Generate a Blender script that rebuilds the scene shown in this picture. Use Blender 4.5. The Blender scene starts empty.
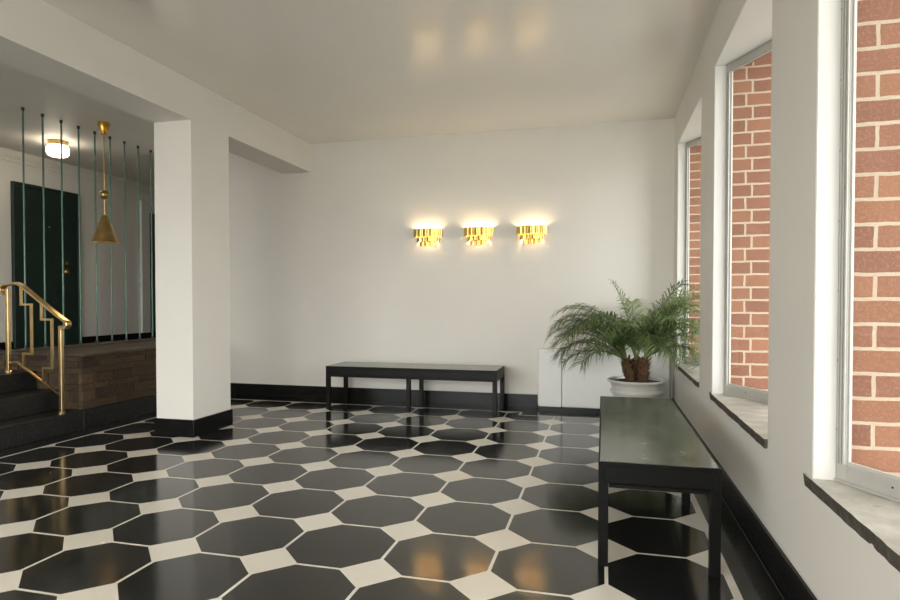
import bpy, bmesh, math, random
from mathutils import Vector, Matrix
random.seed(7)
S = 0.47                       # metres per floor-tile pitch; all plan numbers below are in tile pitches
scn = bpy.context.scene
COL = scn.collection
PI = math.pi

# ---------------------------------------------------------------- node helpers
class NT:
    def __init__(s, mat):
        s.nt = mat.node_tree; s.n = s.nt.nodes; s.l = s.nt.links
    def new(s, t, **kw):
        n = s.n.new(t)
        for k, v in kw.items(): setattr(n, k, v)
        return n
    def put(s, sock, v):
        if isinstance(v, bpy.types.NodeSocket): s.l.new(v, sock)
        else: sock.default_value = v
    def m(s, op, a, b=0.0, c=0.0):
        n = s.new('ShaderNodeMath', operation=op)
        s.put(n.inputs[0], a); s.put(n.inputs[1], b); s.put(n.inputs[2], c)
        return n.outputs[0]
    def mix(s, f, a, b, blend='MIX'):
        n = s.new('ShaderNodeMix', data_type='RGBA', blend_type=blend)
        s.put(n.inputs[0], f); s.put(n.inputs[6], a); s.put(n.inputs[7], b)
        return n.outputs[2]
    def noise(s, vec, scale, detail=3, rough=.5):
        n = s.new('ShaderNodeTexNoise'); n.inputs['Scale'].default_value = scale
        n.inputs['Detail'].default_value = detail; n.inputs['Roughness'].default_value = rough
        if vec is not None: s.l.new(vec, n.inputs['Vector'])
        return n.outputs[0]
    def ramp(s, f, stops):
        n = s.new('ShaderNodeValToRGB'); s.l.new(f, n.inputs[0])
        e = n.color_ramp.elements
        while len(e) < len(stops): e.new(.5)
        for q, (p, c) in zip(e, stops): q.position = p; q.color = c
        return n.outputs[0]
    def bump(s, h, strength=.2, dist=.002):
        n = s.new('ShaderNodeBump'); n.inputs['Strength'].default_value = strength
        n.inputs['Distance'].default_value = dist; s.l.new(h, n.inputs['Height'])
        return n.outputs[0]
    def obj(s): return s.new('ShaderNodeTexCoord').outputs['Object']

def c4(r, g, b): return (r, g, b, 1)
def lin(r, g, b):
    f = lambda v: ((v/255+.055)/1.055)**2.4 if v > 10 else v/255/12.92
    return (f(r), f(g), f(b), 1)

def mat(name, col=(.5, .5, .5, 1), rough=.5, metal=0., spec=.5, vary=0., vscale=3., bump=0., bscale=60., bdist=.002, coat=0., sheen=0):
    M = bpy.data.materials.new(name); M.use_nodes = True
    t = NT(M); b = t.n['Principled BSDF']
    b.inputs['Base Color'].default_value = col; b.inputs['Roughness'].default_value = rough
    b.inputs['Metallic'].default_value = metal; b.inputs['Specular IOR Level'].default_value = spec
    b.inputs['Coat Weight'].default_value = coat; b.inputs['Coat Roughness'].default_value = rough*.9
    v = t.obj()
    if vary:
        f = t.noise(v, vscale, 5, .6)
        lo = tuple(x*(1-vary) for x in col[:3])+(1,); hi = tuple(min(1, x*(1+vary)) for x in col[:3])+(1,)
        t.l.new(t.ramp(f, [(.3, lo), (.7, hi)]), b.inputs['Base Color'])
    if bump:
        t.l.new(t.bump(t.noise(v, bscale, 4), bump, bdist), b.inputs['Normal'])
    M['nt'] = 1
    return M

def emis(name, col, strength):
    M = bpy.data.materials.new(name); M.use_nodes = True
    b = M.node_tree.nodes['Principled BSDF']
    b.inputs['Base Color'].default_value = (.8, .8, .8, 1)
    b.inputs['Emission Color'].default_value = col; b.inputs['Emission Strength'].default_value = strength
    return M

# ---------------------------------------------------------------- materials
plaster = mat('plaster_paint', c4(.74, .71, .655), .55, spec=.35, vary=.025, vscale=1.2, bump=.12, bscale=9, bdist=.004)
ceil_paint = mat('ceiling_paint', c4(.76, .72, .645), .2, spec=.9, vary=.02, vscale=1., coat=.7)
trim_white = mat('white_gloss_paint', c4(.70, .69, .655), .35, spec=.4, vary=.02, bump=.06, bscale=14)
rad_white = mat('radiator_enamel', c4(.78, .77, .74), .35, vary=.015)
black_base = mat('black_marble_base', c4(.009, .0088, .0082), .22, spec=.14, vary=.3, vscale=8, bump=.01, bscale=6)
bench_black = mat('black_lacquer', c4(.007, .0068, .0062), .38, spec=.1, vary=.2, bump=.05, bscale=30)
door_green = mat('dark_green_door_paint', c4(.012, .026, .020), .35, vary=.1)
brass = mat('polished_brass', lin(214, 168, 84), .22, metal=1, vary=.08, vscale=20)
aged_brass = mat('aged_brass', lin(188, 160, 108), .34, metal=1, vary=.2, vscale=14)
sconce_brass = mat('lacquered_brass', lin(228, 196, 116), .18, metal=1, vary=.1, vscale=30)
rail_brass = mat('handrail_brass', lin(222, 192, 140), .28, metal=1, vary=.15, vscale=10)
rod_green = mat('green_rod_finish', lin(84, 116, 104), .3, metal=.3, vary=.2, vscale=6)
rod_cap = mat('dark_rod_cap', c4(.03, .035, .03), .4)
alu = mat('aluminium_frame', lin(188, 186, 180), .4, metal=.35, vary=.06, vscale=8)
white_gasket = mat('white_glazing_bead', c4(.46, .44, .39), .55)
screw_m = mat('dark_screw', c4(.02, .02, .02), .5, metal=.5)
pot_m = mat('glazed_planter', c4(.60, .58, .545), .32, vary=.05, vscale=5, bump=.05, bscale=12)
soil_m = mat('potting_soil', c4(.045, .03, .02), .95, vary=.6, vscale=40, bump=.8, bscale=60, bdist=.01)
trunk_m = mat('palm_trunk_fibre', c4(.10, .055, .028), .85, vary=.5, vscale=25, bump=.8, bscale=50, bdist=.008)
husk_m = mat('palm_leaf_base', c4(.15, .075, .035), .75, vary=.4, vscale=20)
steelk = mat('lock_metal', lin(190, 160, 100), .3, metal=1)

def leaf_mat(name, a, b_):
    M = mat(name, a, .38, spec=.5); t = NT(M); p = t.n['Principled BSDF']
    f = t.noise(t.obj(), 9, 3)
    col = t.ramp(f, [(.35, a), (.65, b_)])
    t.l.new(col, p.inputs['Base Color'])
    tr = t.new('ShaderNodeBsdfTranslucent'); t.l.new(col, tr.inputs[0])
    mx = t.new('ShaderNodeMixShader'); mx.inputs[0].default_value = .3
    t.l.new(p.outputs[0], mx.inputs[1]); t.l.new(tr.outputs[0], mx.inputs[2])
    t.l.new(mx.outputs[0], t.n['Material Output'].inputs[0])
    return M
leaf_dark = leaf_mat('palm_leaf_dark', c4(.07, .115, .035), c4(.14, .20, .07))
leaf_light = leaf_mat('palm_leaf_light', c4(.17, .235, .085), c4(.32, .39, .19))
rachis_m = mat('palm_rachis', c4(.16, .22, .08), .45)

# pale stone sills
def sill_material():
    M = mat('weathered_marble_sill', rough=.55); t = NT(M); p = t.n['Principled BSDF']; v = t.obj()
    a = t.noise(v, 5, 6, .65); w = t.noise(v, 22, 5, .7)
    col = t.ramp(a, [(.3, c4(.25, .235, .20)), (.52, c4(.40, .38, .33)), (.7, c4(.52, .50, .44))])
    col = t.mix(t.m('MULTIPLY', t.m('GREATER_THAN', w, .64), .5), col, c4(.2, .18, .15))
    t.l.new(col, p.inputs['Base Color'])
    t.l.new(t.bump(w, .4, .004), p.inputs['Normal'])
    return M
sill_m = sill_material()
sill_edge_m = mat('rough_dark_sill_edge', c4(.075, .065, .05), .7, vary=.5, vscale=20, bump=.8, bscale=40, bdist=.008)

def terrazzo(name, base, chip, amount=.62, rough=.4, sc=90):
    M = mat(name, rough=rough); t = NT(M); p = t.n['Principled BSDF']; v = t.obj()
    n = t.noise(v, sc, 2, .7); big = t.noise(v, 5, 4, .6)
    ch = t.m('GREATER_THAN', n, amount)
    lo = tuple(x*.7 for x in base[:3])+(1,)
    t.l.new(t.mix(ch, t.mix(big, lo, base), chip), p.inputs['Base Color'])
    t.l.new(t.bump(big, .05, .002), p.inputs['Normal'])
    return M
step_m = terrazzo('dark_terrazzo', c4(.011, .0108, .010), c4(.05, .05, .046), .6, .4)
upper_floor_m = terrazzo('grey_terrazzo_landing', c4(.10, .095, .085), c4(.2, .19, .17))

def green_marble():
    M = mat('green_marble_top', rough=.2); t = NT(M); p = t.n['Principled BSDF']; v = t.obj()
    a = t.noise(v, 7, 8, .68); w = t.noise(v, 45, 5, .7)
    f = t.m('ADD', t.m('MULTIPLY', a, .6), t.m('MULTIPLY', w, .4))
    t.l.new(t.ramp(f, [(.36, c4(.050, .056, .046)), (.5, c4(.088, .095, .078)), (.68, c4(.16, .168, .14))]), p.inputs['Base Color'])
    t.l.new(t.m('ADD', .10, t.m('MULTIPLY', a, .12)), p.inputs['Roughness'])
    t.l.new(t.bump(t.noise(v, 3, 3), .03, .003), p.inputs['Normal'])
    return M
marble_m = green_marble()

def brick_material():
    M = mat('red_brick', rough=.85); t = NT(M); p = t.n['Principled BSDF']; v = t.obj()
    sep = t.new('ShaderNodeSeparateXYZ'); t.l.new(v, sep.inputs[0])
    u = t.m('ADD', sep.outputs[0], sep.outputs[1])
    wob = t.m('MULTIPLY', t.m('SUBTRACT', t.noise(v, 14, 3), .5), .010)
    wob2 = t.m('MULTIPLY', t.m('SUBTRACT', t.noise(v, 18, 3), .5), .008)
    cmb = t.new('ShaderNodeCombineXYZ')
    t.l.new(t.m('ADD', u, wob), cmb.inputs[0]); t.l.new(t.m('ADD', sep.outputs[2], wob2), cmb.inputs[1])
    b = t.new('ShaderNodeTexBrick'); t.l.new(cmb.outputs[0], b.inputs['Vector'])
    b.inputs['Scale'].default_value = 1; b.inputs['Brick Width'].default_value = .225
    b.inputs['Row Height'].default_value = .1705*S; b.inputs['Mortar Size'].default_value = .0066
    b.inputs['Mortar Smooth'].default_value = .15; b.inputs['Bias'].default_value = 0
    b.offset = .42; b.squash = .66; b.squash_frequency = 2
    b.inputs['Color1'].default_value = c4(.225, .095, .048); b.inputs['Color2'].default_value = c4(.135, .05, .03)
    b.inputs['Mortar'].default_value = c4(.42, .36, .27)
    g = t.noise(v, 95, 5, .8); st = t.noise(v, 6, 4)
    col = t.mix(t.m('MULTIPLY', t.m('GREATER_THAN', g, .54), .6), b.outputs[0], t.mix(.5, b.outputs[0], c4(.36, .19, .10)))
    col = t.mix(t.m('MULTIPLY', st, .3), col, c4(.36, .18, .12))
    t.l.new(col, p.inputs['Base Color'])
    h = t.m('ADD', t.m('MULTIPLY', b.outputs['Fac'], -1.), t.m('MULTIPLY', g, .3))
    t.l.new(t.bump(h, .6, .006), p.inputs['Normal'])
    return M
brick_m = brick_material()

def ledge_stone():
    M = mat('brown_sandstone_blocks', rough=.8, spec=.3); t = NT(M); p = t.n['Principled BSDF']; v = t.obj()
    isl = t.new('ShaderNodeNewGeometry').outputs['Random Per Island']
    m = t.new('ShaderNodeMapping'); m.inputs['Scale'].default_value = (1, 1, 4); t.l.new(v, m.inputs[0])
    g = t.noise(m.outputs[0], 6, 6, .65); f = t.noise(v, 60, 4, .7)
    base = t.ramp(isl, [(0, c4(.030, .019, .010)), (.3, c4(.075, .046, .024)), (.6, c4(.135, .085, .046)), (.85, c4(.05, .034, .020)), (1, c4(.10, .068, .040))])
    col = t.mix(t.m('MULTIPLY', g, .9), base, c4(.035, .025, .017))
    col = t.mix(t.m('MULTIPLY', t.m('GREATER_THAN', f, .56), .35), col, c4(.16, .115, .075))
    t.l.new(col, p.inputs['Base Color'])
    t.l.new(t.bump(t.m('ADD', g, t.m('MULTIPLY', f, .4)), .8, .008), p.inputs['Normal'])
    return M
stone_m = ledge_stone()
stone_cap_m = mat('sandstone_cap', c4(.055, .042, .030), .5, vary=.4, vscale=5, bump=.3, bscale=20)

def pane_material():
    M = bpy.data.materials.new('window_glass'); M.use_nodes = True; t = NT(M)
    t.n.remove(t.n['Principled BSDF'])
    tr = t.new('ShaderNodeBsdfTransparent'); tr.inputs[0].default_value = (.97, .985, .975, 1)
    gl = t.new('ShaderNodeBsdfGlossy'); gl.inputs['Roughness'].default_value = .01
    lw_ = t.new('ShaderNodeLayerWeight')
    fr = t.m('ADD', .02, t.m('MULTIPLY', t.m('POWER', lw_.outputs['Facing'], 5), .3))
    mx = t.new('ShaderNodeMixShader'); t.l.new(fr, mx.inputs[0])
    t.l.new(tr.outputs[0], mx.inputs[1]); t.l.new(gl.outputs[0], mx.inputs[2])
    t.l.new(mx.outputs[0], t.n['Material Output'].inputs[0])
    return M
glass_m = pane_material()

def floor_material():
    M = mat('octagon_and_dot_tile', rough=.1); t = NT(M); p = t.n['Principled BSDF']
    v = t.obj(); sep = t.new('ShaderNodeSeparateXYZ'); t.l.new(v, sep.inputs[0])
    x = t.m('DIVIDE', sep.outputs[0], S); y = t.m('DIVIDE', sep.outputs[1], S)
    u = t.m('SUBTRACT', x, .0375); w = t.m('SUBTRACT', y, 5.8812)
    fx = t.m('ABSOLUTE', t.m('SUBTRACT', t.m('FRACT', t.m('ADD', u, .5)), .5))
    fy = t.m('ABSOLUTE', t.m('SUBTRACT', t.m('FRACT', t.m('ADD', w, .5)), .5))
    diam = t.m('LESS_THAN', t.m('ADD', fx, fy), .300)
    joint = t.m('LESS_THAN', t.m('MINIMUM', fx, fy), .0155)
    pat = t.m('MAXIMUM', diam, joint)
    jog = t.m('GREATER_THAN', x, -1.68)
    ylim = t.m('SUBTRACT', 12.78, t.m('MULTIPLY', jog, .32))
    bd = t.m('MINIMUM', t.m('SUBTRACT', 1.065, x), t.m('MINIMUM', t.m('ADD', x, 8.83), t.m('SUBTRACT', ylim, y)))
    inside = t.m('GREATER_THAN', bd, 0)
    line = t.m('LESS_THAN', t.m('ABSOLUTE', bd), .027)
    jv = t.m('MULTIPLY', t.m('LESS_THAN', t.m('ABSOLUTE', t.m('ADD', x, 1.68)), .025),
             t.m('MULTIPLY', t.m('GREATER_THAN', y, 12.44), t.m('LESS_THAN', y, 12.8)))
    light = t.m('MAXIMUM', t.m('MULTIPLY', pat, inside), t.m('MAXIMUM', line, jv))
    # one random value per octagon and one per dot
    cm = t.new('ShaderNodeCombineXYZ'); t.l.new(t.m('FLOOR', u), cm.inputs[0]); t.l.new(t.m('FLOOR', w), cm.inputs[1])
    rnd = t.new('ShaderNodeTexWhiteNoise', noise_dimensions='3D'); t.l.new(cm.outputs[0], rnd.inputs[0])
    cm2 = t.new('ShaderNodeCombineXYZ'); t.l.new(t.m('ROUND', u), cm2.inputs[0]); t.l.new(t.m('ROUND', w), cm2.inputs[1])
    rnd2 = t.new('ShaderNodeTexWhiteNoise', noise_dimensions='3D'); t.l.new(cm2.outputs[0], rnd2.inputs[0])
    scuff = t.noise(v, 6, 6, .65)
    black = t.mix(rnd.outputs[0], c4(.010, .0105, .0105), c4(.022, .022, .020))
    black = t.mix(t.m('MULTIPLY', t.m('GREATER_THAN', scuff, .6), .25), black, c4(.045, .043, .038))
    cream = t.mix(rnd2.outputs[0], c4(.70, .655, .57), c4(.80, .76, .68))
    cream = t.mix(t.m('MULTIPLY', scuff, .25), cream, c4(.5, .44, .34))
    t.l.new(t.mix(light, black, cream), p.inputs['Base Color'])
    rough = t.m('ADD', .07, t.m('MULTIPLY', scuff, .12))
    rough = t.m('ADD', rough, t.m('MULTIPLY', light, .12))
    t.l.new(rough, p.inputs['Roughness'])
    p.inputs['Specular IOR Level'].default_value = .62
    # every tile lies with a slightly different tilt, plus a soft waviness
    dx = t.m('MULTIPLY', t.m('SUBTRACT', t.m('FRACT', u), .5), t.m('SUBTRACT', rnd.outputs[0], .5))
    sp = t.new('ShaderNodeSeparateColor'); t.l.new(rnd.outputs[1], sp.inputs[0])
    dy = t.m('MULTIPLY', t.m('SUBTRACT', t.m('FRACT', w), .5), t.m('SUBTRACT', sp.outputs[1], .5))
    tilt = t.m('MULTIPLY', t.m('ADD', dx, dy), t.m('SUBTRACT', 1, light))
    h = t.m('ADD', t.m('MULTIPLY', tilt, .9), t.m('MULTIPLY', t.noise(v, 5, 2), .35))
    t.l.new(t.bump(h, .35, .004), p.inputs['Normal'])
    return M
floor_m = floor_material()

# ---------------------------------------------------------------- mesh helpers
def box(bm, x0, x1, y0, y1, z0, z1):
    vs = [bm.verts.new((x, y, z)) for z in (z0, z1) for y in (y0, y1) for x in (x0, x1)]
    for f in ((0, 2, 3, 1), (4, 5, 7, 6), (0, 1, 5, 4), (1, 3, 7, 5), (3, 2, 6, 7), (2, 0, 4, 6)):
        bm.faces.new([vs[i] for i in f])

def tube(bm, pts, r, seg=12, cap=True, flat=None):
    """round (or, with flat=(a,b), elliptical) tube along a polyline; r may be a list"""
    pts = [Vector(p) for p in pts]; rings = []
    up0 = Vector((0, 0, 1))
    n = None
    for i, p in enumerate(pts):
        d = (pts[min(i+1, len(pts)-1)]-pts[max(i-1, 0)]).normalized()
        if n is None:
            a = up0 if abs(d.z) < .9 else Vector((1, 0, 0))
            n = (a-d*a.dot(d)).normalized()
        else:
            n = (n-d*n.dot(d)).normalized()
        b = d.cross(n)
        rr = r[i] if isinstance(r, (list, tuple)) else r
        ra, rb = (rr, rr) if flat is None else (rr*flat[0], rr*flat[1])
        rings.append([bm.verts.new(p+n*ra*math.cos(2*PI*k/seg)+b*rb*math.sin(2*PI*k/seg)) for k in range(seg)])
    for A, B in zip(rings, rings[1:]):
        for k in range(seg):
            bm.faces.new((A[k], A[(k+1) % seg], B[(k+1) % seg], B[k]))
    if cap:
        bm.faces.new(rings[0][::-1]); bm.faces.new(rings[-1])

def bar(bm, pts, w, d, axis=Vector((0, 1, 0))):
    """square bar along a mitred polyline lying in the plane normal to axis; w in plane, d along axis"""
    pts = [Vector(p) for p in pts]; rings = []
    for i, p in enumerate(pts):
        a = (p-pts[i-1]).normalized() if i else None
        b = (pts[i+1]-p).normalized() if i < len(pts)-1 else None
        if a is None: a = b
        if b is None: b = a
        na, nb = axis.cross(a), axis.cross(b)
        m = (na+nb).normalized(); m = m/max(.3, m.dot(na))
        rings.append([bm.verts.new(p+m*sx*w/2+axis*sy*d/2) for sx, sy in ((-1, -1), (1, -1), (1, 1), (-1, 1))])
    for A, B in zip(rings, rings[1:]):
        for k in range(4): bm.faces.new((A[k], A[(k+1) % 4], B[(k+1) % 4], B[k]))
    bm.faces.new(rings[0][::-1]); bm.faces.new(rings[-1])

def lathe(bm, prof, c=(0, 0), seg=48, sx=1., sy=1.):
    rings = []
    for r, z in prof:
        if r < 1e-5: rings.append([bm.verts.new((c[0], c[1], z))])
        else: rings.append([bm.verts.new((c[0]+r*sx*math.cos(2*PI*k/seg), c[1]+r*sy*math.sin(2*PI*k/seg), z)) for k in range(seg)])
    for A, B in zip(rings, rings[1:]):
        for k in range(seg):
            k2 = (k+1) % seg
            if len(A) == 1 and len(B) == 1: continue
            if len(A) == 1: bm.faces.new((A[0], B[k2], B[k]))
            elif len(B) == 1: bm.faces.new((A[k], A[k2], B[0]))
            else: bm.faces.new((A[k], A[k2], B[k2], B[k]))

def build(name, fn, m, parent=None, bevel=0., smooth=False, origin=None):
    """fn(bm) adds shapes in plan units; returns one linked mesh object in metres"""
    bm = bmesh.new(); fn(bm)
    bmesh.ops.recalc_face_normals(bm, faces=bm.faces)
    o0 = Vector(origin) if origin is not None else (Vector(parent['o']) if parent is not None and 'o' in parent else Vector((0, 0, 0)))
    for v in bm.verts: v.co = (v.co-o0)*S
    me = bpy.data.meshes.new(name); bm.to_mesh(me); bm.free()
    ms = m if isinstance(m, (list, tuple)) else [m]
    for q in ms: me.materials.append(q)
    o = bpy.data.objects.new(name, me); COL.objects.link(o)
    if parent is not None:
        o.parent = parent; o['o'] = tuple(o0)
    else:
        o.location = o0*S; o['o'] = tuple(o0)
    if smooth:
        for p in me.polygons: p.use_smooth = True
        try: me.set_sharp_from_angle(angle=math.radians(40))
        except Exception: pass
    if bevel:
        b = o.modifiers.new('bevel', 'BEVEL'); b.width = bevel*S; b.segments = 2; b.limit_method = 'ANGLE'
        b.harden_normals = False
    return o

def thing(name, label, cat, loc, group=None):
    o = bpy.data.objects.new(name, None); COL.objects.link(o)
    o.location = Vector(loc)*S; o.empty_display_size = .1
    o['o'] = tuple(loc); o['label'] = label; o['category'] = cat
    if group: o['group'] = group
    return o
def tag(o, label, cat, group=None):
    o['label'] = label; o['category'] = cat
    if group: o['group'] = group
    return o
def struct(name, fn, m, bevel=0., smooth=False, parent=None, **k):
    o = build(name, fn, m, parent=parent, bevel=bevel, smooth=smooth, **k)
    if parent is None: o['kind'] = 'structure'
    return o
def dup(root, loc, rotz=0., label=None):
    def cp(o, par):
        c = o.copy(); COL.objects.link(c)
        if par is not None: c.parent = par
        for ch in [q for q in list(bpy.data.objects) if q.parent is o]: cp(ch, c)
        return c
    r = cp(root, None)
    r.location = Vector(loc)*S; r.rotation_euler = (0, 0, rotz); r['label'] = label
    return r
B = lambda *a: (lambda bm: box(bm, *a))

# ---------------------------------------------------------------- plan numbers
RX = 1.425; YB = 13.374; ZC = 6.18; ZB = 5.5; YR = -7.0
FWX = -14.45; XU = -11.3; ZU = 1.06; YU = 20.0
BX0, BX1 = -7.65, -6.9           # beam and pillar depth
PY0, PY1 = 9.0, 10.08            # pillar
WZ0, WZ1 = 1.13, 5.51
WIN = [(9.80, 12.76), (5.862, 8.70), (1.80, 4.69), (-2.2, .65)]

# ---------------------------------------------------------------- the setting
struct('floor', B(-9.3, RX+.1, YR-.3, YB+.1, -.3, 0), floor_m)
struct('ceiling', B(BX1, 3.3, YR-.3, YU+.3, ZC, ZC+.3), ceil_paint)
struct('ceiling_upper', B(FWX-.3, BX1-.001, YR-.3, YU+.3, ZC, ZC+.3), plaster)
struct('wall_back', B(XU, RX+.3, YB, YB+.35, 0, ZC), plaster)
# the windows stand in a saw-tooth: every glazed face turns away from the room's axis,
# and a brick return wall runs out from each pier
FX = 1.567
UX, UY = math.sin(math.radians(27.4)), -math.cos(math.radians(27.4))     # along the glass, toward the camera
NX, NY = -UY, UX                                                         # outward
def obox(bm, b, s0, s1, t0, t1, z0, z1):
    P = lambda q, t: (FX+UX*q+NX*t, b+UY*q+NY*t)
    pr = [P(s0, t0), P(s1, t0), P(s1, t1), P(s0, t1)]
    prism(bm, pr, z0, z1)
def prism(bm, pr, z0, z1):
    lo = [bm.verts.new((x, y, z0)) for x, y in pr]; hi = [bm.verts.new((x, y, z1)) for x, y in pr]
    bm.faces.new(lo[::-1]); bm.faces.new(hi)
    for k in range(len(pr)): bm.faces.new((lo[k], lo[(k+1) % len(pr)], hi[(k+1) % len(pr)], hi[k]))
def bay_end(a, b): return FX+UX*(b-a)/(-UY)
ENDS = [YB+.35]+[v for a, b in WIN for v in (b, a)]+[YR]
PIERS = [(ENDS[k+1], ENDS[k]) for k in range(0, len(ENDS), 2)]
def right_wall(bm):
    for k, (y0, y1) in enumerate(PIERS):
        xe = 3.08
        box(bm, RX, 1.60, y0, y1, 0, ZC)
        box(bm, 1.60, xe, y0+.14, y1, 0, ZC)
    for a, b in WIN:
        pr = [(RX, b), (FX+NX*.07, b), (bay_end(a, b)+.07, a), (RX, a)]
        prism(bm, pr, 0, WZ0-.08); prism(bm, pr, WZ1, ZC)
struct('wall_right', right_wall, plaster)
def brick_wall(bm):
    for k, (y0, y1) in enumerate(PIERS):
        box(bm, 1.603, 3.30, y0+.012, y0+.138, -.3, ZC+.3)
        box(bm, 3.083, 3.30, y0+.138, y1+.1, -.3, ZC+.3)
    for a, b in WIN:
        L_ = (b-a)/(-UY)
        obox(bm, b, .0, L_, .072, .25, -.3, WZ0-.02); obox(bm, b, .0, L_, .072, .25, WZ1-.02, ZC+.3)
struct('wall_exterior', brick_wall, brick_m)
for n, (a, b) in enumerate(WIN, 1):
    L_ = (b-a)/(-UY); W_ = .084
    def lining(bm):
        t = .012
        box(bm, RX+.004, FX, b-t, b, WZ0-.02, WZ1); box(bm, RX+.004, bay_end(a, b), a, a+t, WZ0-.02, WZ1)
        prism(bm, [(RX+.004, b-t), (FX, b-t), (bay_end(a, b)-.03, a+t), (RX+.004, a+t)], WZ1-t, WZ1)
    struct('trim_%d' % n, lining, trim_white)
    w = struct('window_%d' % n, lambda bm: [obox(bm, b, 0, W_, 0, .045, WZ0, WZ1), obox(bm, b, L_-W_, L_, 0, .045, WZ0, WZ1),
               obox(bm, b, W_, L_-W_, 0, .045, WZ0, WZ0+.125), obox(bm, b, W_, L_-W_, 0, .045, WZ1-.11, WZ1)], alu, bevel=.006)
    def ribs(bm):
        for q in (.022, .044, .066):
            obox(bm, b, q, q+.012, -.012, 0, WZ0+.125, WZ1-.11); obox(bm, b, L_-q-.012, L_-q, -.012, 0, WZ0+.125, WZ1-.11)
        obox(bm, b, 0, L_, -.016, 0, WZ0, WZ0+.018)
    build('frame_rib', ribs, alu, w)
    def bead(bm):
        obox(bm, b, W_, W_+.014, .010, .032, WZ0+.125, WZ1-.11); obox(bm, b, L_-W_-.014, L_-W_, .010, .032, WZ0+.125, WZ1-.11)
        obox(bm, b, W_+.014, L_-W_-.014, .010, .032, WZ0+.125, WZ0+.15); obox(bm, b, W_+.014, L_-W_-.014, .010, .032, WZ1-.125, WZ1-.11)
    build('glazing_bead', bead, white_gasket, w)
    def screws(bm):
        for k in range(9):
            z = WZ0+.35+k*.48
            for q0 in (.008, L_-.018):
                obox(bm, b, q0, q0+.009, -.004, .001, z, z+.012)
            for q0 in (.056, L_-.064):
                obox(bm, b, q0, q0+.009, -.004, .001, z+.22, z+.232)
        for k in range(4):
            obox(bm, b, .42+k*.8, .43+k*.8, -.004, .001, WZ0+.07, WZ0+.082)
    build('screw', screws, screw_m, w)
    build('pane', lambda bm: obox(bm, b, W_-.01, L_-W_+.01, .020, .026, WZ0+.115, WZ1-.10), glass_m, w)
    # sills: pale marble slab with a dark, rough broken front edge
    def sill(bm):
        y0, y1 = a+.06, b+.14
        N = 40
        rows = []
        ys = [y0+(y1-y0)*k/N for k in range(N+1)]+[b-.013, b-.0125]
        for k, y in enumerate(sorted(ys)):
            j = .0015*math.sin(k*.7+n)+.0018*random.uniform(-1, 1)
            xf = RX-.016+j
            xb = FX+(b-y)*(-UX/UY)-.002 if y < b-.0127 else RX+.002
            rows.append([bm.verts.new(q) for q in ((xb, y, WZ0), (xf, y, WZ0+.002*random.uniform(-1, 1)), (xf+.012+j, y, WZ0-.09), (xb, y, WZ0-.09))])
        for A, C in zip(rows, rows[1:]):
            for i in range(4):
                f = bm.faces.new((A[i], A[(i+1) % 4], C[(i+1) % 4], C[i]))
                if i == 1: f.material_index = 1
        for r_, mi in ((rows[0], 1), (rows[-1], 1)):
            f = bm.faces.new(r_); f.material_index = mi
    s_ = build('window_sill', sill, [sill_m, sill_edge_m], w)
# glass wall at the rear of the lobby, behind the camera
def rear(bm):
    for x0, x1 in ((-9.3, -8.9), (-.9, RX+.3)): box(bm, x0, x1, YR-.3, YR, 0, ZC)
    box(bm, -8.9, -.9, YR-.3, YR, 5.6, ZC)
struct('wall_rear', rear, plaster)
struct('wall_rear_upper', lambda bm: [box(bm, FWX, -9.3, YR-.3, YR, 0, 1.9), box(bm, FWX, -9.3, YR-.3, YR, 5.5, ZC),
       box(bm, FWX, -13.9, YR-.3, YR, 1.9, 5.5), box(bm, -9.8, -9.3, YR-.3, YR, 1.9, 5.5)], plaster)
wu = struct('window_6', lambda bm: [box(bm, x-.04, x+.04, YR-.2, YR-.08, 1.9, 5.5) for x in (-13.86, -11.85, -9.84)]+
            [box(bm, -13.82, -9.88, YR-.2, YR-.08, z, z+.08) for z in (1.9, 5.42)], alu)
build('pane', B(-13.82, -9.88, YR-.15, YR-.14, 1.98, 5.42), glass_m, wu)
wr = struct('window_5', lambda bm: [box(bm, x-.04, x+.04, YR-.2, YR-.08, 0, 5.6) for x in (-8.86, -6.9, -4.9, -2.9, -.94)]+
            [box(bm, -8.82, -.98, YR-.2, YR-.08, 5.5, 5.6)], alu)
build('pane', B(-8.82, -.98, YR-.15, YR-.14, 0, 5.5), glass_m, wr)
# beam and pillar
struct('wall_beam', B(BX0, BX1, YR, YB, ZB, ZC), plaster)
struct('wall_pillar', B(BX0, BX1, PY0, PY1, 0, ZB), plaster)
def frustum_base(x0, x1, y0, y1, h, t):
    def f(bm):
        box(bm, x0-t, x1+t, y0-t, y1+t, 0, h)
    return f
struct('baseboard_pillar', frustum_base(BX0, BX1, PY0, PY1, .305, .03), black_base, bevel=.008)
def base_back(bm):
    box(bm, XU, -1.40, YB-.035, YB, 0, .30); box(bm, XU, -1.40, YB-.05, YB-.035, 0, .055)
    box(bm, -1.40, RX, YB-.035, YB, 0, .09)
struct('baseboard_back', base_back, black_base, bevel=.006)
def base_right(bm):
    box(bm, RX-.03, RX, YR, YB-.05, 0, .345); box(bm, RX-.055, RX-.03, YR, YB-.05, 0, .055)
struct('baseboard_right', base_right, black_base, bevel=.006)
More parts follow.
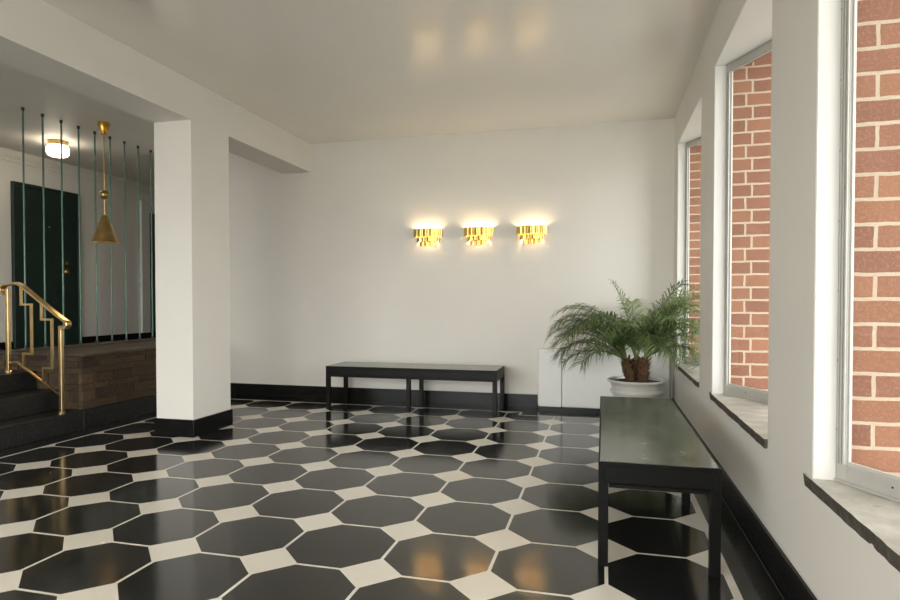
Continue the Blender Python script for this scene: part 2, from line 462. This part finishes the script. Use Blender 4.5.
# upper landing
struct('floor_upper', B(FWX, -10.885, YR-.3, YU, ZU-.35, ZU), upper_floor_m)
struct('wall_left', B(FWX-.3, FWX, YR-.3, YU+.3, 0, ZC), plaster)
struct('wall_upper_end', B(FWX, XU+.3, YU, YU+.3, 0, ZC), plaster)
struct('wall_upper_return', B(XU, XU+.3, YB+.35, YU, 0, ZC), plaster)
D0, D1 = 12.06, 13.88
def base_left(bm):
    box(bm, FWX, FWX+.04, YR, D0-.1, ZU, 1.35); box(bm, FWX, FWX+.04, D1+.1, YU, ZU, 1.35)
struct('baseboard_left', base_left, black_base)
struct('trim_5', lambda bm: [box(bm, FWX, FWX+.10, YR, YU, 5.96, 6.0), box(bm, FWX, FWX+.05, YR, YU, 5.88, 5.96), box(bm, FWX, FWX+.14, YR, YU, 6.0, 6.04)], plaster)
d1 = struct('door_1', B(FWX+.01, FWX+.06, D0, D1, ZU, 5.30), door_green, bevel=.01)
build('door_frame', lambda bm: [box(bm, FWX, FWX+.10, D0-.09, D0, ZU, 5.39), box(bm, FWX, FWX+.10, D1, D1+.09, ZU, 5.39), box(bm, FWX, FWX+.10, D0, D1, 5.30, 5.39)], door_green, d1, bevel=.01)
def knob(bm):
    lathe_pts = [(.0, 0), (.07, 0), (.07, .02), (.03, .03), (.03, .08), (.07, .10), (.08, .14), (.05, .17), (0, .175)]
    b2 = bmesh.new(); lathe(b2, lathe_pts, seg=20)
    M_ = Matrix.Translation((FWX+.06, 13.40, 3.17)) @ Matrix.Rotation(PI/2, 4, 'Y')
    for f in b2.faces: bm.faces.new([bm.verts.new(M_ @ v.co) for v in f.verts])
    b2.free(); bmesh.ops.remove_doubles(bm, verts=bm.verts, dist=1e-5)
build('door_knob', knob, brass, d1, smooth=True)
def lockp(bm):
    b2 = bmesh.new(); lathe(b2, [(0, 0), (.045, 0), (.045, .03), (0, .035)], seg=16)
    M_ = Matrix.Translation((FWX+.06, 13.52, 3.42)) @ Matrix.Rotation(PI/2, 4, 'Y')
    for f in b2.faces: bm.faces.new([bm.verts.new(M_ @ v.co) for v in f.verts])
    b2.free(); bmesh.ops.remove_doubles(bm, verts=bm.verts, dist=1e-5)
build('door_lock', lockp, steelk, d1, smooth=True)
def peep(bm):
    b2 = bmesh.new(); lathe(b2, [(0, 0), (.025, 0), (.025, .02), (0, .025)], seg=12)
    M_ = Matrix.Translation((FWX+.06, 13.0, 4.35)) @ Matrix.Rotation(PI/2, 4, 'Y')
    for f in b2.faces: bm.faces.new([bm.verts.new(M_ @ v.co) for v in f.verts])
    b2.free(); bmesh.ops.remove_doubles(bm, verts=bm.verts, dist=1e-5)
build('peephole', peep, steelk, d1)
d2 = struct('door_2', B(FWX+.01, FWX+.06, 16.62, 18.6, 1.35, 5.25), door_green)
build('door_frame', lambda bm: [box(bm, FWX, FWX+.12, 16.28, 16.62, 1.35, 5.6), box(bm, FWX, FWX+.12, 16.62, 18.9, 5.25, 5.6)], trim_white, d2)

# ---------------------------------------------------------------- stairs and stone ledge wall
LY = 9.05
st = thing('entry_stairs', 'dark speckled three-step stair climbing to the upper landing behind the brass handrail', 'stairs', (-9.9, 7, 0))
treads = [(-9.27, -10.9, 0, .36), (-9.80, -10.9, .36, .72), (-10.35, -10.9, .72, ZU)]
for k, (xf, xb, z0, z1) in enumerate(treads):
    build('step', B(xb if k < 2 else -10.88, xf, YR+.01, LY-.004, z0+(.001 if k else 0), z1), step_m, st, bevel=.012)
lw = thing('stone_ledge_wall', 'low brown sandstone ledge wall between the steps and the white pillar', 'ledge wall', (-10.3, 11.2, 0))
build('plinth', B(XU, -9.27, LY, YB-.055, 0, .36), step_m, lw, bevel=.01)
def stone_blocks(bm):
    rnd = random.Random(5)
    box(bm, XU, -9.335, LY+.035, YB-.01, .36, 1.34)
    z = .36
    for h in (.15, .20, .12, .19, .11, .13, .08):
        z1 = min(1.34, z+h); g = .008
        y = LY
        first = True
        while y < YB-.02:
            l = rnd.uniform(.28, 1.15); y1 = min(YB-.01, y+l); p = rnd.uniform(-.012, .010)
            if first and rnd.random() < .5: y1 = LY+.3
            box(bm, -9.40, -9.31+p, y+g/2 if not first else LY-.002+.0, y1-g/2, z+g/2, z1-g/2)
            y = y1; first = False
        x = -9.41
        while x > XU+.02:
            l = rnd.uniform(.3, .9); x1 = max(XU, x-l); p = rnd.uniform(-.010, .010)
            box(bm, x1+g/2, x-g/2, LY+.01-p, LY+.10, z+g/2, z1-g/2)
            x = x1
        z = z1
build('stone_facing', stone_blocks, stone_m, lw, bevel=.01)
build('ledge_cap', lambda bm: [box(bm, XU, -9.28, LY, YB-.01, 1.34, 1.395), box(bm, XU, -10.85, LY+.02, YB-.01, 1.395, 1.42)], stone_cap_m, lw, bevel=.012)

# ---------------------------------------------------------------- nine green rods
RY = [9.46+.432*k for k in range(9)]
def make_rod(y):
    t_ = thing('divider_rod', '', 'rod', (-11.08, y, 1.42), 'green rods of the screen above the stone ledge')
    build('rod', lambda bm: tube(bm, [(-11.08, y, 1.42), (-11.08, y, ZC)], .0175, 10), rod_green, t_, smooth=True)
    build('ceiling_cap', lambda bm: lathe(bm, [(0, ZC-.001), (.03, ZC-.001), (.03, ZC-.05), (.021, ZC-.06), (.021, ZC-.07)], (-11.08, y), 14), rod_cap, t_, smooth=True)
    build('foot', lambda bm: lathe(bm, [(.022, 1.50), (.028, 1.46), (.05, 1.43), (.05, 1.421), (0, 1.421)], (-11.08, y), 14), rod_cap, t_, smooth=True)
    return t_
rod0 = make_rod(RY[0])
rl = ['leftmost thin green rod, crossing the left part of the dark door',
      'second thin green rod from the left, crossing the middle of the dark door',
      'third thin green rod from the left, passing over the round ceiling light',
      'fourth thin green rod from the left, along the right edge of the dark door',
      'fifth thin green rod from the left, just left of the brass pendant cord',
      'sixth thin green rod from the left, just right of the brass pendant cord',
      'seventh thin green rod from the left, against plain grey wall',
      'second thin green rod from the right, beside the pale casing of the far doorway',
      'rightmost thin green rod, next to the white pillar']
rod0['label'] = rl[0]
for k in range(1, 9): dup(rod0, (-11.08, RY[k], 1.42), 0, rl[k])

# ---------------------------------------------------------------- brass handrail
HY = 8.72
hr = thing('brass_handrail', 'polished brass stair handrail with stepped balusters standing on the dark steps', 'handrail', (-9.9, HY, .36))
X1, X2 = -9.42, -10.62
build('post', lambda bm: [box(bm, X1-.033, X1+.033, HY-.033, HY+.033, .364, 1.93)], rail_brass, hr, bevel=.008)
build('post', lambda bm: [box(bm, X2-.033, X2+.033, HY-.033, HY+.033, ZU+.004, 2.60)], rail_brass, hr, bevel=.008)
for xx, zz in ((X1, .363), (X2, ZU+.003)):
    build('post_foot', lambda bm: lathe(bm, [(0, zz), (.065, zz), (.065, zz+.015), (.045, zz+.035), (0, zz+.036)], (xx, HY), 20), rail_brass, hr, smooth=True)
def top_rail(bm):
    pts = []
    # curl at the upper end, slope, curl at the lower end
    for k in range(7):
        a = math.radians(250-k*26); pts.append((-10.66+.09*math.cos(a), HY, 2.585+.085*math.sin(a)))
    pts += [(-10.55, HY, 2.685), (-10.40, HY, 2.70), (-10.28, HY, 2.655)]
    pts += [(-9.5, HY, 2.13), (-9.32, HY, 2.02)]
    for k in range(7):
        a = math.radians(50-k*30); pts.append((-9.33+.075*math.cos(a), HY, 1.955+.07*math.sin(a)))
    bar(bm, pts, .042, .115)
build('top_rail', top_rail, rail_brass, hr, bevel=.01, smooth=False)
build('lower_rail', lambda bm: bar(bm, [(X2, HY, 1.245), (-10.42, HY, 1.25), (X1, HY, .67)], .03, .035), rail_brass, hr)
build('baluster', lambda bm: bar(bm, [(-10.31, HY, 2.67), (-10.31, HY, 2.31), (-10.08, HY, 2.31), (-10.08, HY, 1.41), (-10.27, HY, 1.41), (-10.27, HY, 1.16)], .036, .036), rail_brass, hr)
build('baluster', lambda bm: bar(bm, [(-9.85, HY, 2.36), (-9.85, HY, 2.04), (-9.62, HY, 2.04), (-9.62, HY, 1.16), (-9.82, HY, 1.16), (-9.82, HY, .90)], .036, .036), rail_brass, hr)

# ---------------------------------------------------------------- benches
LB, WB, HB = 3.81, 1.02, .945
def make_bench():
    t_ = thing('lobby_bench', 'long black bench with green marble top beside the window wall, running toward the planter', 'bench', (0, 0, 0), 'marble-topped benches')
    l, w = LB/2, WB/2; q = .088
    build('seat_frame', lambda bm: [box(bm, -l, l, -w, -w+.05, .755, .905), box(bm, -l, l, w-.05, w, .755, .905),
          box(bm, -l, -l+.05, -w+.05, w-.05, .755, .905), box(bm, l-.05, l, -w+.05, w-.05, .755, .905),
          box(bm, -l+.05, l-.05, -w+.05, w-.05, .86, .905),
          box(bm, -l, l, -w, -w+.014, .905, HB-.002), box(bm, -l, l, w-.014, w, .905, HB-.002),
          box(bm, -l, -l+.014, -w+.014, w-.014, .905, HB-.002), box(bm, l-.014, l, -w+.014, w-.014, .905, HB-.002)], bench_black, t_, bevel=.006)
    build('apron_strip', lambda bm: [box(bm, -l+.09, l-.09, -w+.014, -w+.05, .71, .742), box(bm, -l+.09, l-.09, w-.05, w-.014, .71, .742),
          box(bm, -l+.014, -l+.05, -w+.09, w-.09, .71, .742), box(bm, l-.05, l-.014, -w+.09, w-.09, .71, .742),
          box(bm, -l+.09, l-.09, -w+.03, -w+.045, .74, .757), box(bm, -l+.09, l-.09, w-.045, w-.03, .74, .757),
          box(bm, -l+.03, -l+.045, -w+.09, w-.09, .74, .757), box(bm, l-.045, l-.03, -w+.09, w-.09, .74, .757)], bench_black, t_, bevel=.003)
    build('marble_top', B(-l+.015, l-.015, -w+.015, w-.015, .905, HB), marble_m, t_, bevel=.004)
    for xx in (-l+q/2, 0, l-q/2):
        for yy in (-w+q/2, w-q/2):
            build('leg', B(xx-q/2, xx+q/2, yy-q/2, yy+q/2, 0, .757), bench_black, t_, bevel=.006)
    return t_
bn = make_bench()
bn.location = Vector((.475, 5.505+LB/2, 0))*S; bn.rotation_euler = (0, 0, PI/2)
dup(bn, (-4.01, 12.13+WB/2, 0), 0, 'long black bench with green marble top against the white back wall')

# ---------------------------------------------------------------- radiator cover
rc = thing('radiator_cover', 'low white radiator cover against the back wall behind the potted palm', 'radiator cover', (0, 13.2, 0))
build('base', B(-1.34, 1.31, 13.10, YB-.06, 0, .095), black_base, rc)
build('front_panel', B(-.853, 1.33, 13.06, YB-.052, .095, 1.318), rad_white, rc, bevel=.025)
build('end_panel', B(-1.355, -.86, 13.06, YB-.052, .095, 1.345), rad_white, rc, bevel=.012)

# ---------------------------------------------------------------- sconces
bulb_m = emis('sconce_bulb', (1, .87, .63, 1), 44)
def fluted_band(bm, w, d, z0, z1, n, t=.008, bulge=.035):
    """row of n convex brass plates following a half oval of width w and depth d from the wall"""
    L_ = []
    for k in range(n):
        a0, a1 = PI*k/n, PI*(k+1)/n
        for j in range(7):
            s = j/6.; a = a0+(a1-a0)*(.04+.92*s)
            e = bulge*math.sin(PI*s)
            L_.append((-(w+e)*math.cos(a), -(d+e)*math.sin(a), k))
    def ring(z, off): return [bm.verts.new((x*(1-off), y*(1-off), z)) for x, y, k in L_]
    o0, o1, i0, i1 = ring(z0, 0), ring(z1, 0), ring(z0, t/w), ring(z1, t/w)
    for k in range(len(L_)-1):
        bm.faces.new((o0[k], o0[k+1], o1[k+1], o1[k])); bm.faces.new((i0[k], i1[k], i1[k+1], i0[k+1]))
        bm.faces.new((o1[k], o1[k+1], i1[k+1], i1[k])); bm.faces.new((o0[k], i0[k], i0[k+1], o0[k+1]))
    bm.faces.new((o0[0], o1[0], i1[0], i0[0])); bm.faces.new((o0[-1], i0[-1], i1[-1], o1[-1]))
def make_sconce():
    t_ = thing('wall_sconce', '', 'wall light', (0, 0, 0), 'tiered brass wall sconces on the back wall')
    build('backplate', lambda bm: [box(bm, -.12, .12, -.02, 0, .04, .30)], aged_brass, t_, bevel=.004)
    build('top_tier', lambda bm: fluted_band(bm, .315, .215, .205, .39, 7), sconce_brass, t_, smooth=True)
    build('middle_tier', lambda bm: fluted_band(bm, .245, .165, .10, .225, 6), sconce_brass, t_, smooth=True)
    build('bottom_tier', lambda bm: fluted_band(bm, .165, .115, 0, .125, 5), sconce_brass, t_, smooth=True)
    build('bracket', lambda bm: [tube(bm, [(0, -.01, .12), (0, -.10, .12), (0, -.10, .17)], .012, 8), box(bm, -.23, .23, -.11, -.09, .155, .17)], aged_brass, t_)
    for xx in (-.15, .15):
        build('bulb', lambda bm: lathe(bm, [(0, .17), (.02, .172), (.022, .20), (.038, .235), (.042, .265), (.032, .295), (0, .31)], (xx, -.10), 16), bulb_m, t_, smooth=True)
    return t_
sc = make_sconce()
SX = [-3.92, -2.725, -1.53]
sl = ['leftmost of the three tiered brass wall sconces', 'middle of the three tiered brass wall sconces, between the other two', 'rightmost of the three tiered brass wall sconces, nearest the windows']
sc.location = Vector((SX[0], YB-.001, 3.635))*S; sc['label'] = sl[0]
dup(sc, (SX[1], YB-.001, 3.635), 0, sl[1]); dup(sc, (SX[2], YB-.001, 3.635), 0, sl[2])

# ---------------------------------------------------------------- pendant and ceiling light over the landing
pl = thing('pendant_lamp', 'brass pendant lamp with cone shade and ball counterweight hanging above the stone ledge', 'pendant lamp', (-10.34, 10.68, ZC))
px_, py_ = -10.34, 10.68
build('ceiling_canopy', lambda bm: lathe(bm, [(0, ZC), (.115, ZC), (.12, ZC-.03), (.072, ZC-.25), (.062, ZC-.262), (0, ZC-.262)], (px_, py_), 32), brass, pl, smooth=True)
build('cord', lambda bm: tube(bm, [(px_, py_, ZC-.25), (px_, py_, 4.18)], .012, 8), aged_brass, pl, smooth=True)
build('counterweight', lambda bm: lathe(bm, [(0, 4.745)]+[(.10*math.sin(PI*k/14), 4.645+.10*math.cos(PI*k/14)) for k in range(1, 14)]+[(0, 4.545)], (px_, py_), 28), aged_brass, pl, smooth=True)
build('lamp_shade', lambda bm: lathe(bm, [(0, 4.215), (.04, 4.21), (.072, 4.17), (.15, 3.95), (.235, 3.72), (.272, 3.63), (.262, 3.63), (.225, 3.72), (.14, 3.95), (.06, 4.15), (0, 4.18)], (px_, py_), 40), aged_brass, pl, smooth=True)
build('bulb', lambda bm: lathe(bm, [(0, 4.06), (.04, 4.05), (.05, 3.95), (.08, 3.86), (.07, 3.78), (0, 3.74)], (px_, py_), 20), emis('pendant_bulb', (1, .8, .54, 1), 34), pl, smooth=True)

cx_, cy_ = -12.62, 11.66
cl = thing('ceiling_light', 'round flush ceiling light with frosted glass drum above the dark door', 'ceiling light', (cx_, cy_, ZC))
build('mounting_ring', lambda bm: lathe(bm, [(0, ZC), (.20, ZC), (.21, ZC-.02), (.21, ZC-.10), (.16, ZC-.11), (0, ZC-.11)], (cx_, cy_), 36), aged_brass, cl, smooth=True)
build('glass_drum', lambda bm: lathe(bm, [(.16, ZC-.11), (.20, ZC-.115), (.23, ZC-.15), (.235, ZC-.27), (.21, ZC-.33), (.15, ZC-.36), (0, ZC-.37)], (cx_, cy_), 40), emis('frosted_glass_lit', (1, .88, .68, 1), 6), cl, smooth=True)

for x_, y_, lb in ((-4.6, -1.6, 'unseen fill light added behind the camera on the pillar side'), (-1.2, -1.6, 'unseen fill light added behind the camera on the window side')):  # out-of-view copies of the drum light, added as warm fill for the lobby
    q_ = dup(cl, (x_, y_, ZC), 0, lb); q_.scale = (1.6, 1.6, 1)
    pw = 26 if x_ < -3 else 3
    for ch in [c for c in bpy.data.objects if c.parent is q_ and c.name.startswith('glass_drum')]:
        ch.data = ch.data.copy(); ch.data.materials[0] = emis('fill_light_glass', (1, .90, .74, 1), pw)
cl['group'] = 'round flush ceiling lights'
# ---------------------------------------------------------------- potted palm
PX, PY = .635, 12.3
pp = thing('potted_palm', 'green pygmy date palm in a pale grey ribbed planter beyond the window bench', 'potted plant', (PX, PY, 0))
pot_prof = [(0, 0), (.30, 0), (.32, .03), (.30, .07), (.33, .20), (.40, .40), (.435, .52), (.44, .565), (.485, .575), (.50, .60), (.495, .63), (.465, .655),
            (.47, .71), (.50, .775), (.545, .80), (.553, .825), (.54, .845), (.50, .84), (.485, .80), (.47, .74), (0, .74)]
build('planter', lambda bm: lathe(bm, pot_prof, (PX, PY), 64), pot_m, pp, smooth=True)
def soil(bm):
    rings = []
    for i in range(9):
        r = .485*i/8
        rings.append([bm.verts.new((PX+r*math.cos(2*PI*k/36), PY+r*math.sin(2*PI*k/36), .79+random.uniform(-.008, .012)+.025*(1-i/8))) for k in range(36)] if i else [bm.verts.new((PX, PY, .815))])
    for A, C in zip(rings, rings[1:]):
        for k in range(36):
            k2 = (k+1) % 36
            bm.faces.new((A[0], C[k], C[k2]) if len(A) == 1 else (A[k], C[k], C[k2], A[k2]))
build('soil', soil, soil_m, pp, smooth=True)
crowns = [Vector((PX-.19, PY-.02, 1.24)), Vector((PX+.15, PY-.06, 1.26)), Vector((PX+.0, PY+.12, 1.20))]
roots = [Vector((PX-.10, PY, .79)), Vector((PX+.10, PY-.04, .79)), Vector((PX, PY+.10, .79))]
for cr, rt in zip(crowns, roots):
    pts = [rt.lerp(cr, k/6)+Vector((.02*math.sin(k), 0, 0)) for k in range(7)]
    tr = build('trunk', lambda bm: tube(bm, pts, [.085, .095, .10, .10, .10, .09, .06], 14), trunk_m, pp, smooth=True)
    def husks(bm):
        for k in range(46):
            f = .08+.9*k/46; p = rt.lerp(cr, f); a = k*2.399
            d = Vector((math.cos(a), math.sin(a), 0)); s = d.cross(Vector((0, 0, 1)))
            o = p+d*.085
            vs = [bm.verts.new(q) for q in (o-s*.035, o+s*.035, o+d*.075+s*.015+Vector((0, 0, .085)), o+d*.08-s*.012+Vector((0, 0, .09)), o+d*.03+Vector((0, 0, .05)))]
            bm.faces.new(vs[:4]); bm.faces.new((vs[0], vs[3], vs[4])); bm.faces.new((vs[1], vs[4], vs[2])); bm.faces.new((vs[0], vs[4], vs[1]))
    build('leaf_base', husks, husk_m, tr)

def frond(base, az, el, length, droop, nleaf=46, leaflen=.40, light=False, seed=0):
    """rachis as a bending arc from base; leaflets in two rows, slightly folded up and drooping"""
    rnd = random.Random(seed)
    N = 26; pts = []; p = base.copy(); e = el; a = az
    da = rnd.uniform(-.25, .25)
    for k in range(N+1):
        pts.append(p.copy())
        d = Vector((math.cos(a)*math.cos(e), math.sin(a)*math.cos(e), math.sin(e)))
        p = p+d*(length/N); e -= droop/N*(.35+1.3*k/N); a += da/N
    lim = lambda q: Vector((min(q.x, 1.385 if not (9.9 < q.y < 12.6 and 1.2 < q.z < 5.3) else FX+(WIN[0][1]-q.y)*.518-.05), min(q.y, YB-.06), q.z))
    pts = [lim(q) for q in pts]
    def f(bm):
        tube(bm, pts, [.016*(1-.8*k/N)+.002 for k in range(N+1)], 5)
        for k in range(nleaf):
            s = .16+.84*(k+rnd.random()*.5)/nleaf
            i = min(N-1, int(s*N)); q = pts[i].lerp(pts[i+1], s*N-i)
            d = (pts[i+1]-pts[i]).normalized()
            side = d.cross(Vector((0, 0, 1)))
            if side.length < .2: side = Vector((-math.sin(az), math.cos(az), 0))
            side.normalize(); up = side.cross(d).normalized()
            ll = leaflen*(.45+.9*math.sin(PI*min(1, (s*.82+.12)))**.8)*rnd.uniform(.8, 1.15)
            for sg in (-1, 1):
                v0 = (side*sg*rnd.uniform(.6, .95)+d*rnd.uniform(.5, .9)+up*rnd.uniform(.0, .4)).normalized()
                wv = v0.cross(up).normalized()*.0085
                P0, P1 = q, q+v0*ll*.5+Vector((0, 0, -.03*ll))
                P2 = q+v0*ll*.95+Vector((0, 0, -rnd.uniform(.15, .6)*ll))
                P0, P1, P2 = lim(P0), lim(P1), lim(P2)
                a0 = bm.verts.new(P0-wv*.6); a1 = bm.verts.new(P0+wv*.6)
                b0 = bm.verts.new(P1-wv); b1 = bm.verts.new(P1+wv); t0 = bm.verts.new(P2)
                for fc in (bm.faces.new((a0, a1, b1, b0)), bm.faces.new((b0, b1, t0))): fc.material_index = 1
    return build('frond', f, [rachis_m, leaf_light if light else leaf_dark], pp)
dg = math.radians
# (crown, azimuth deg [0 = +x toward windows, 180 = left, 270 = toward camera], elevation, length, droop deg, light)
FR = [
 (0, 186, 74, 2.05, 112, 1), (0, 200, 72, 2.0, 124, 0), (0, 176, 70, 2.05, 128, 1), (0, 190, 64, 2.0, 120, 0), (0, 210, 62, 1.9, 126, 0),
 (0, 182, 56, 1.95, 112, 1), (0, 196, 50, 1.85, 112, 0), (0, 172, 54, 1.8, 108, 0), (0, 205, 42, 1.7, 104, 0), (0, 186, 38, 1.65, 96, 0),
 (0, 220, 70, 1.8, 134, 1), (0, 232, 58, 1.5, 124, 0), (0, 178, 80, 1.85, 104, 0), (0, 192, 28, 1.4, 84, 0), (0, 168, 66, 1.8, 116, 0),
 (0, 240, 76, 1.5, 138, 0), (0, 215, 30, 1.25, 88, 1), (0, 188, 68, 1.75, 140, 1), (0, 202, 78, 1.7, 142, 0),
 (1, 325, 76, 2.0, 62, 1), (1, 310, 68, 1.95, 78, 1), (1, 335, 70, 1.85, 74, 1), (1, 318, 60, 1.9, 92, 1), (1, 302, 58, 1.85, 104, 0),
 (1, 328, 52, 1.7, 96, 0), (1, 312, 48, 1.7, 104, 1), (1, 296, 46, 1.5, 104, 0), (1, 340, 62, 1.6, 100, 0), (1, 306, 74, 1.9, 106, 0),
 (1, 320, 72, 1.8, 120, 1), (1, 300, 34, 1.25, 88, 1), (1, 322, 38, 1.45, 92, 0), (1, 350, 72, 1.7, 84, 1), (1, 20, 76, 1.6, 70, 0),
 (1, 282, 62, 1.3, 126, 1), (1, 265, 70, 1.3, 130, 0), (1, 290, 80, 1.6, 120, 1), (1, 314, 66, 2.05, 70, 1), (1, 330, 80, 1.95, 52, 0),
 (2, 165, 83, 1.65, 26, 0), (2, 100, 80, 1.4, 50, 1), (2, 60, 70, 1.4, 80, 0), (2, 140, 72, 1.5, 90, 0), (2, 250, 78, 1.4, 110, 1),
 (2, 5, 80, 1.6, 70, 0), (2, 210, 76, 1.7, 110, 0), (2, 320, 74, 1.5, 110, 0), (2, 350, 76, 1.75, 80, 1),
]
FR = [(c_, az, el, ln*(.93 if c_ == 0 else .9 if az > 316 else 1), dr, lt) for c_, az, el, ln, dr, lt in FR]
for i, (c_, az, el, ln, dr, lt) in enumerate(FR):
    frond(crowns[c_]+Vector((0, 0, -.03)), dg(az), dg(el), ln, dg(dr), light=bool(lt), seed=i+11)

# ---------------------------------------------------------------- light
W = bpy.data.worlds.new('overcast_sky'); scn.world = W; W.use_nodes = True
wt = W.node_tree; bg = wt.nodes['Background']
tc = wt.nodes.new('ShaderNodeTexCoord'); sp = wt.nodes.new('ShaderNodeSeparateXYZ'); cr = wt.nodes.new('ShaderNodeValToRGB')
wt.links.new(tc.outputs['Generated'], sp.inputs[0]); mr = wt.nodes.new('ShaderNodeMapRange')
mr.inputs[1].default_value = -1; mr.inputs[2].default_value = 1
wt.links.new(sp.outputs[2], mr.inputs[0]); wt.links.new(mr.outputs[0], cr.inputs[0])
e = cr.color_ramp.elements
e[0].position = .45; e[0].color = (.40, .39, .37, 1); e[1].position = .55; e[1].color = (.985, .975, .985, 1)
wt.links.new(cr.outputs[0], bg.inputs[0])
dt = wt.nodes.new('ShaderNodeVectorMath'); dt.operation = 'DOT_PRODUCT'; dt.inputs[1].default_value = (-.26, -.42, 0)
wt.links.new(tc.outputs['Generated'], dt.inputs[0])
mu = wt.nodes.new('ShaderNodeMath'); mu.operation = 'MULTIPLY_ADD'; mu.inputs[1].default_value = 4.8; mu.inputs[2].default_value = 3.4
wt.links.new(dt.outputs['Value'], mu.inputs[0]); wt.links.new(mu.outputs[0], bg.inputs[1])

def portal(loc, rot, sx, sy):
    L = bpy.data.lights.new('daylight_portal', 'AREA'); L.shape = 'RECTANGLE'; L.size = sx*S; L.size_y = sy*S
    L.cycles.is_portal = True
    o = bpy.data.objects.new('daylight_portal', L); COL.objects.link(o)
    o.location = Vector(loc)*S; o.rotation_euler = rot
for a, b in WIN:
    L_ = (b-a)/(-UY)
    portal((FX+UX*L_/2+NX*.12, b+UY*L_/2+NY*.12, (WZ0+WZ1)/2), (0, PI/2, math.radians(27.4)), WZ1-WZ0, L_)
portal((-11.85, YR-.32, 3.7), (PI/2, 0, 0), 4., 3.6)
portal((-4.9, YR-.32, 2.8), (PI/2, 0, 0), 8., 5.7)

# ---------------------------------------------------------------- camera
cam = bpy.data.cameras.new('camera'); co = bpy.data.objects.new('camera', cam); COL.objects.link(co)
cam.sensor_width = 36; cam.lens = 601.43/900*36; cam.shift_y = 12.69/900; cam.clip_start = .02
co.location = Vector((0, 0, 2.37449))*S
co.rotation_euler = (PI/2-.01946, 0, .24939)
scn.camera = co
scn.view_settings.view_transform = 'Standard'; scn.view_settings.look = 'None'
scn.view_settings.gamma = 1; scn.view_settings.use_curve_mapping = False
scn.view_settings.exposure = 1.24
scn.cycles.use_denoising = True
scn.cycles.max_bounces = 10; scn.cycles.diffuse_bounces = 6
scn.cycles.sample_clamp_indirect = 6
for o in bpy.data.objects:
    if 'o' in o: del o['o']
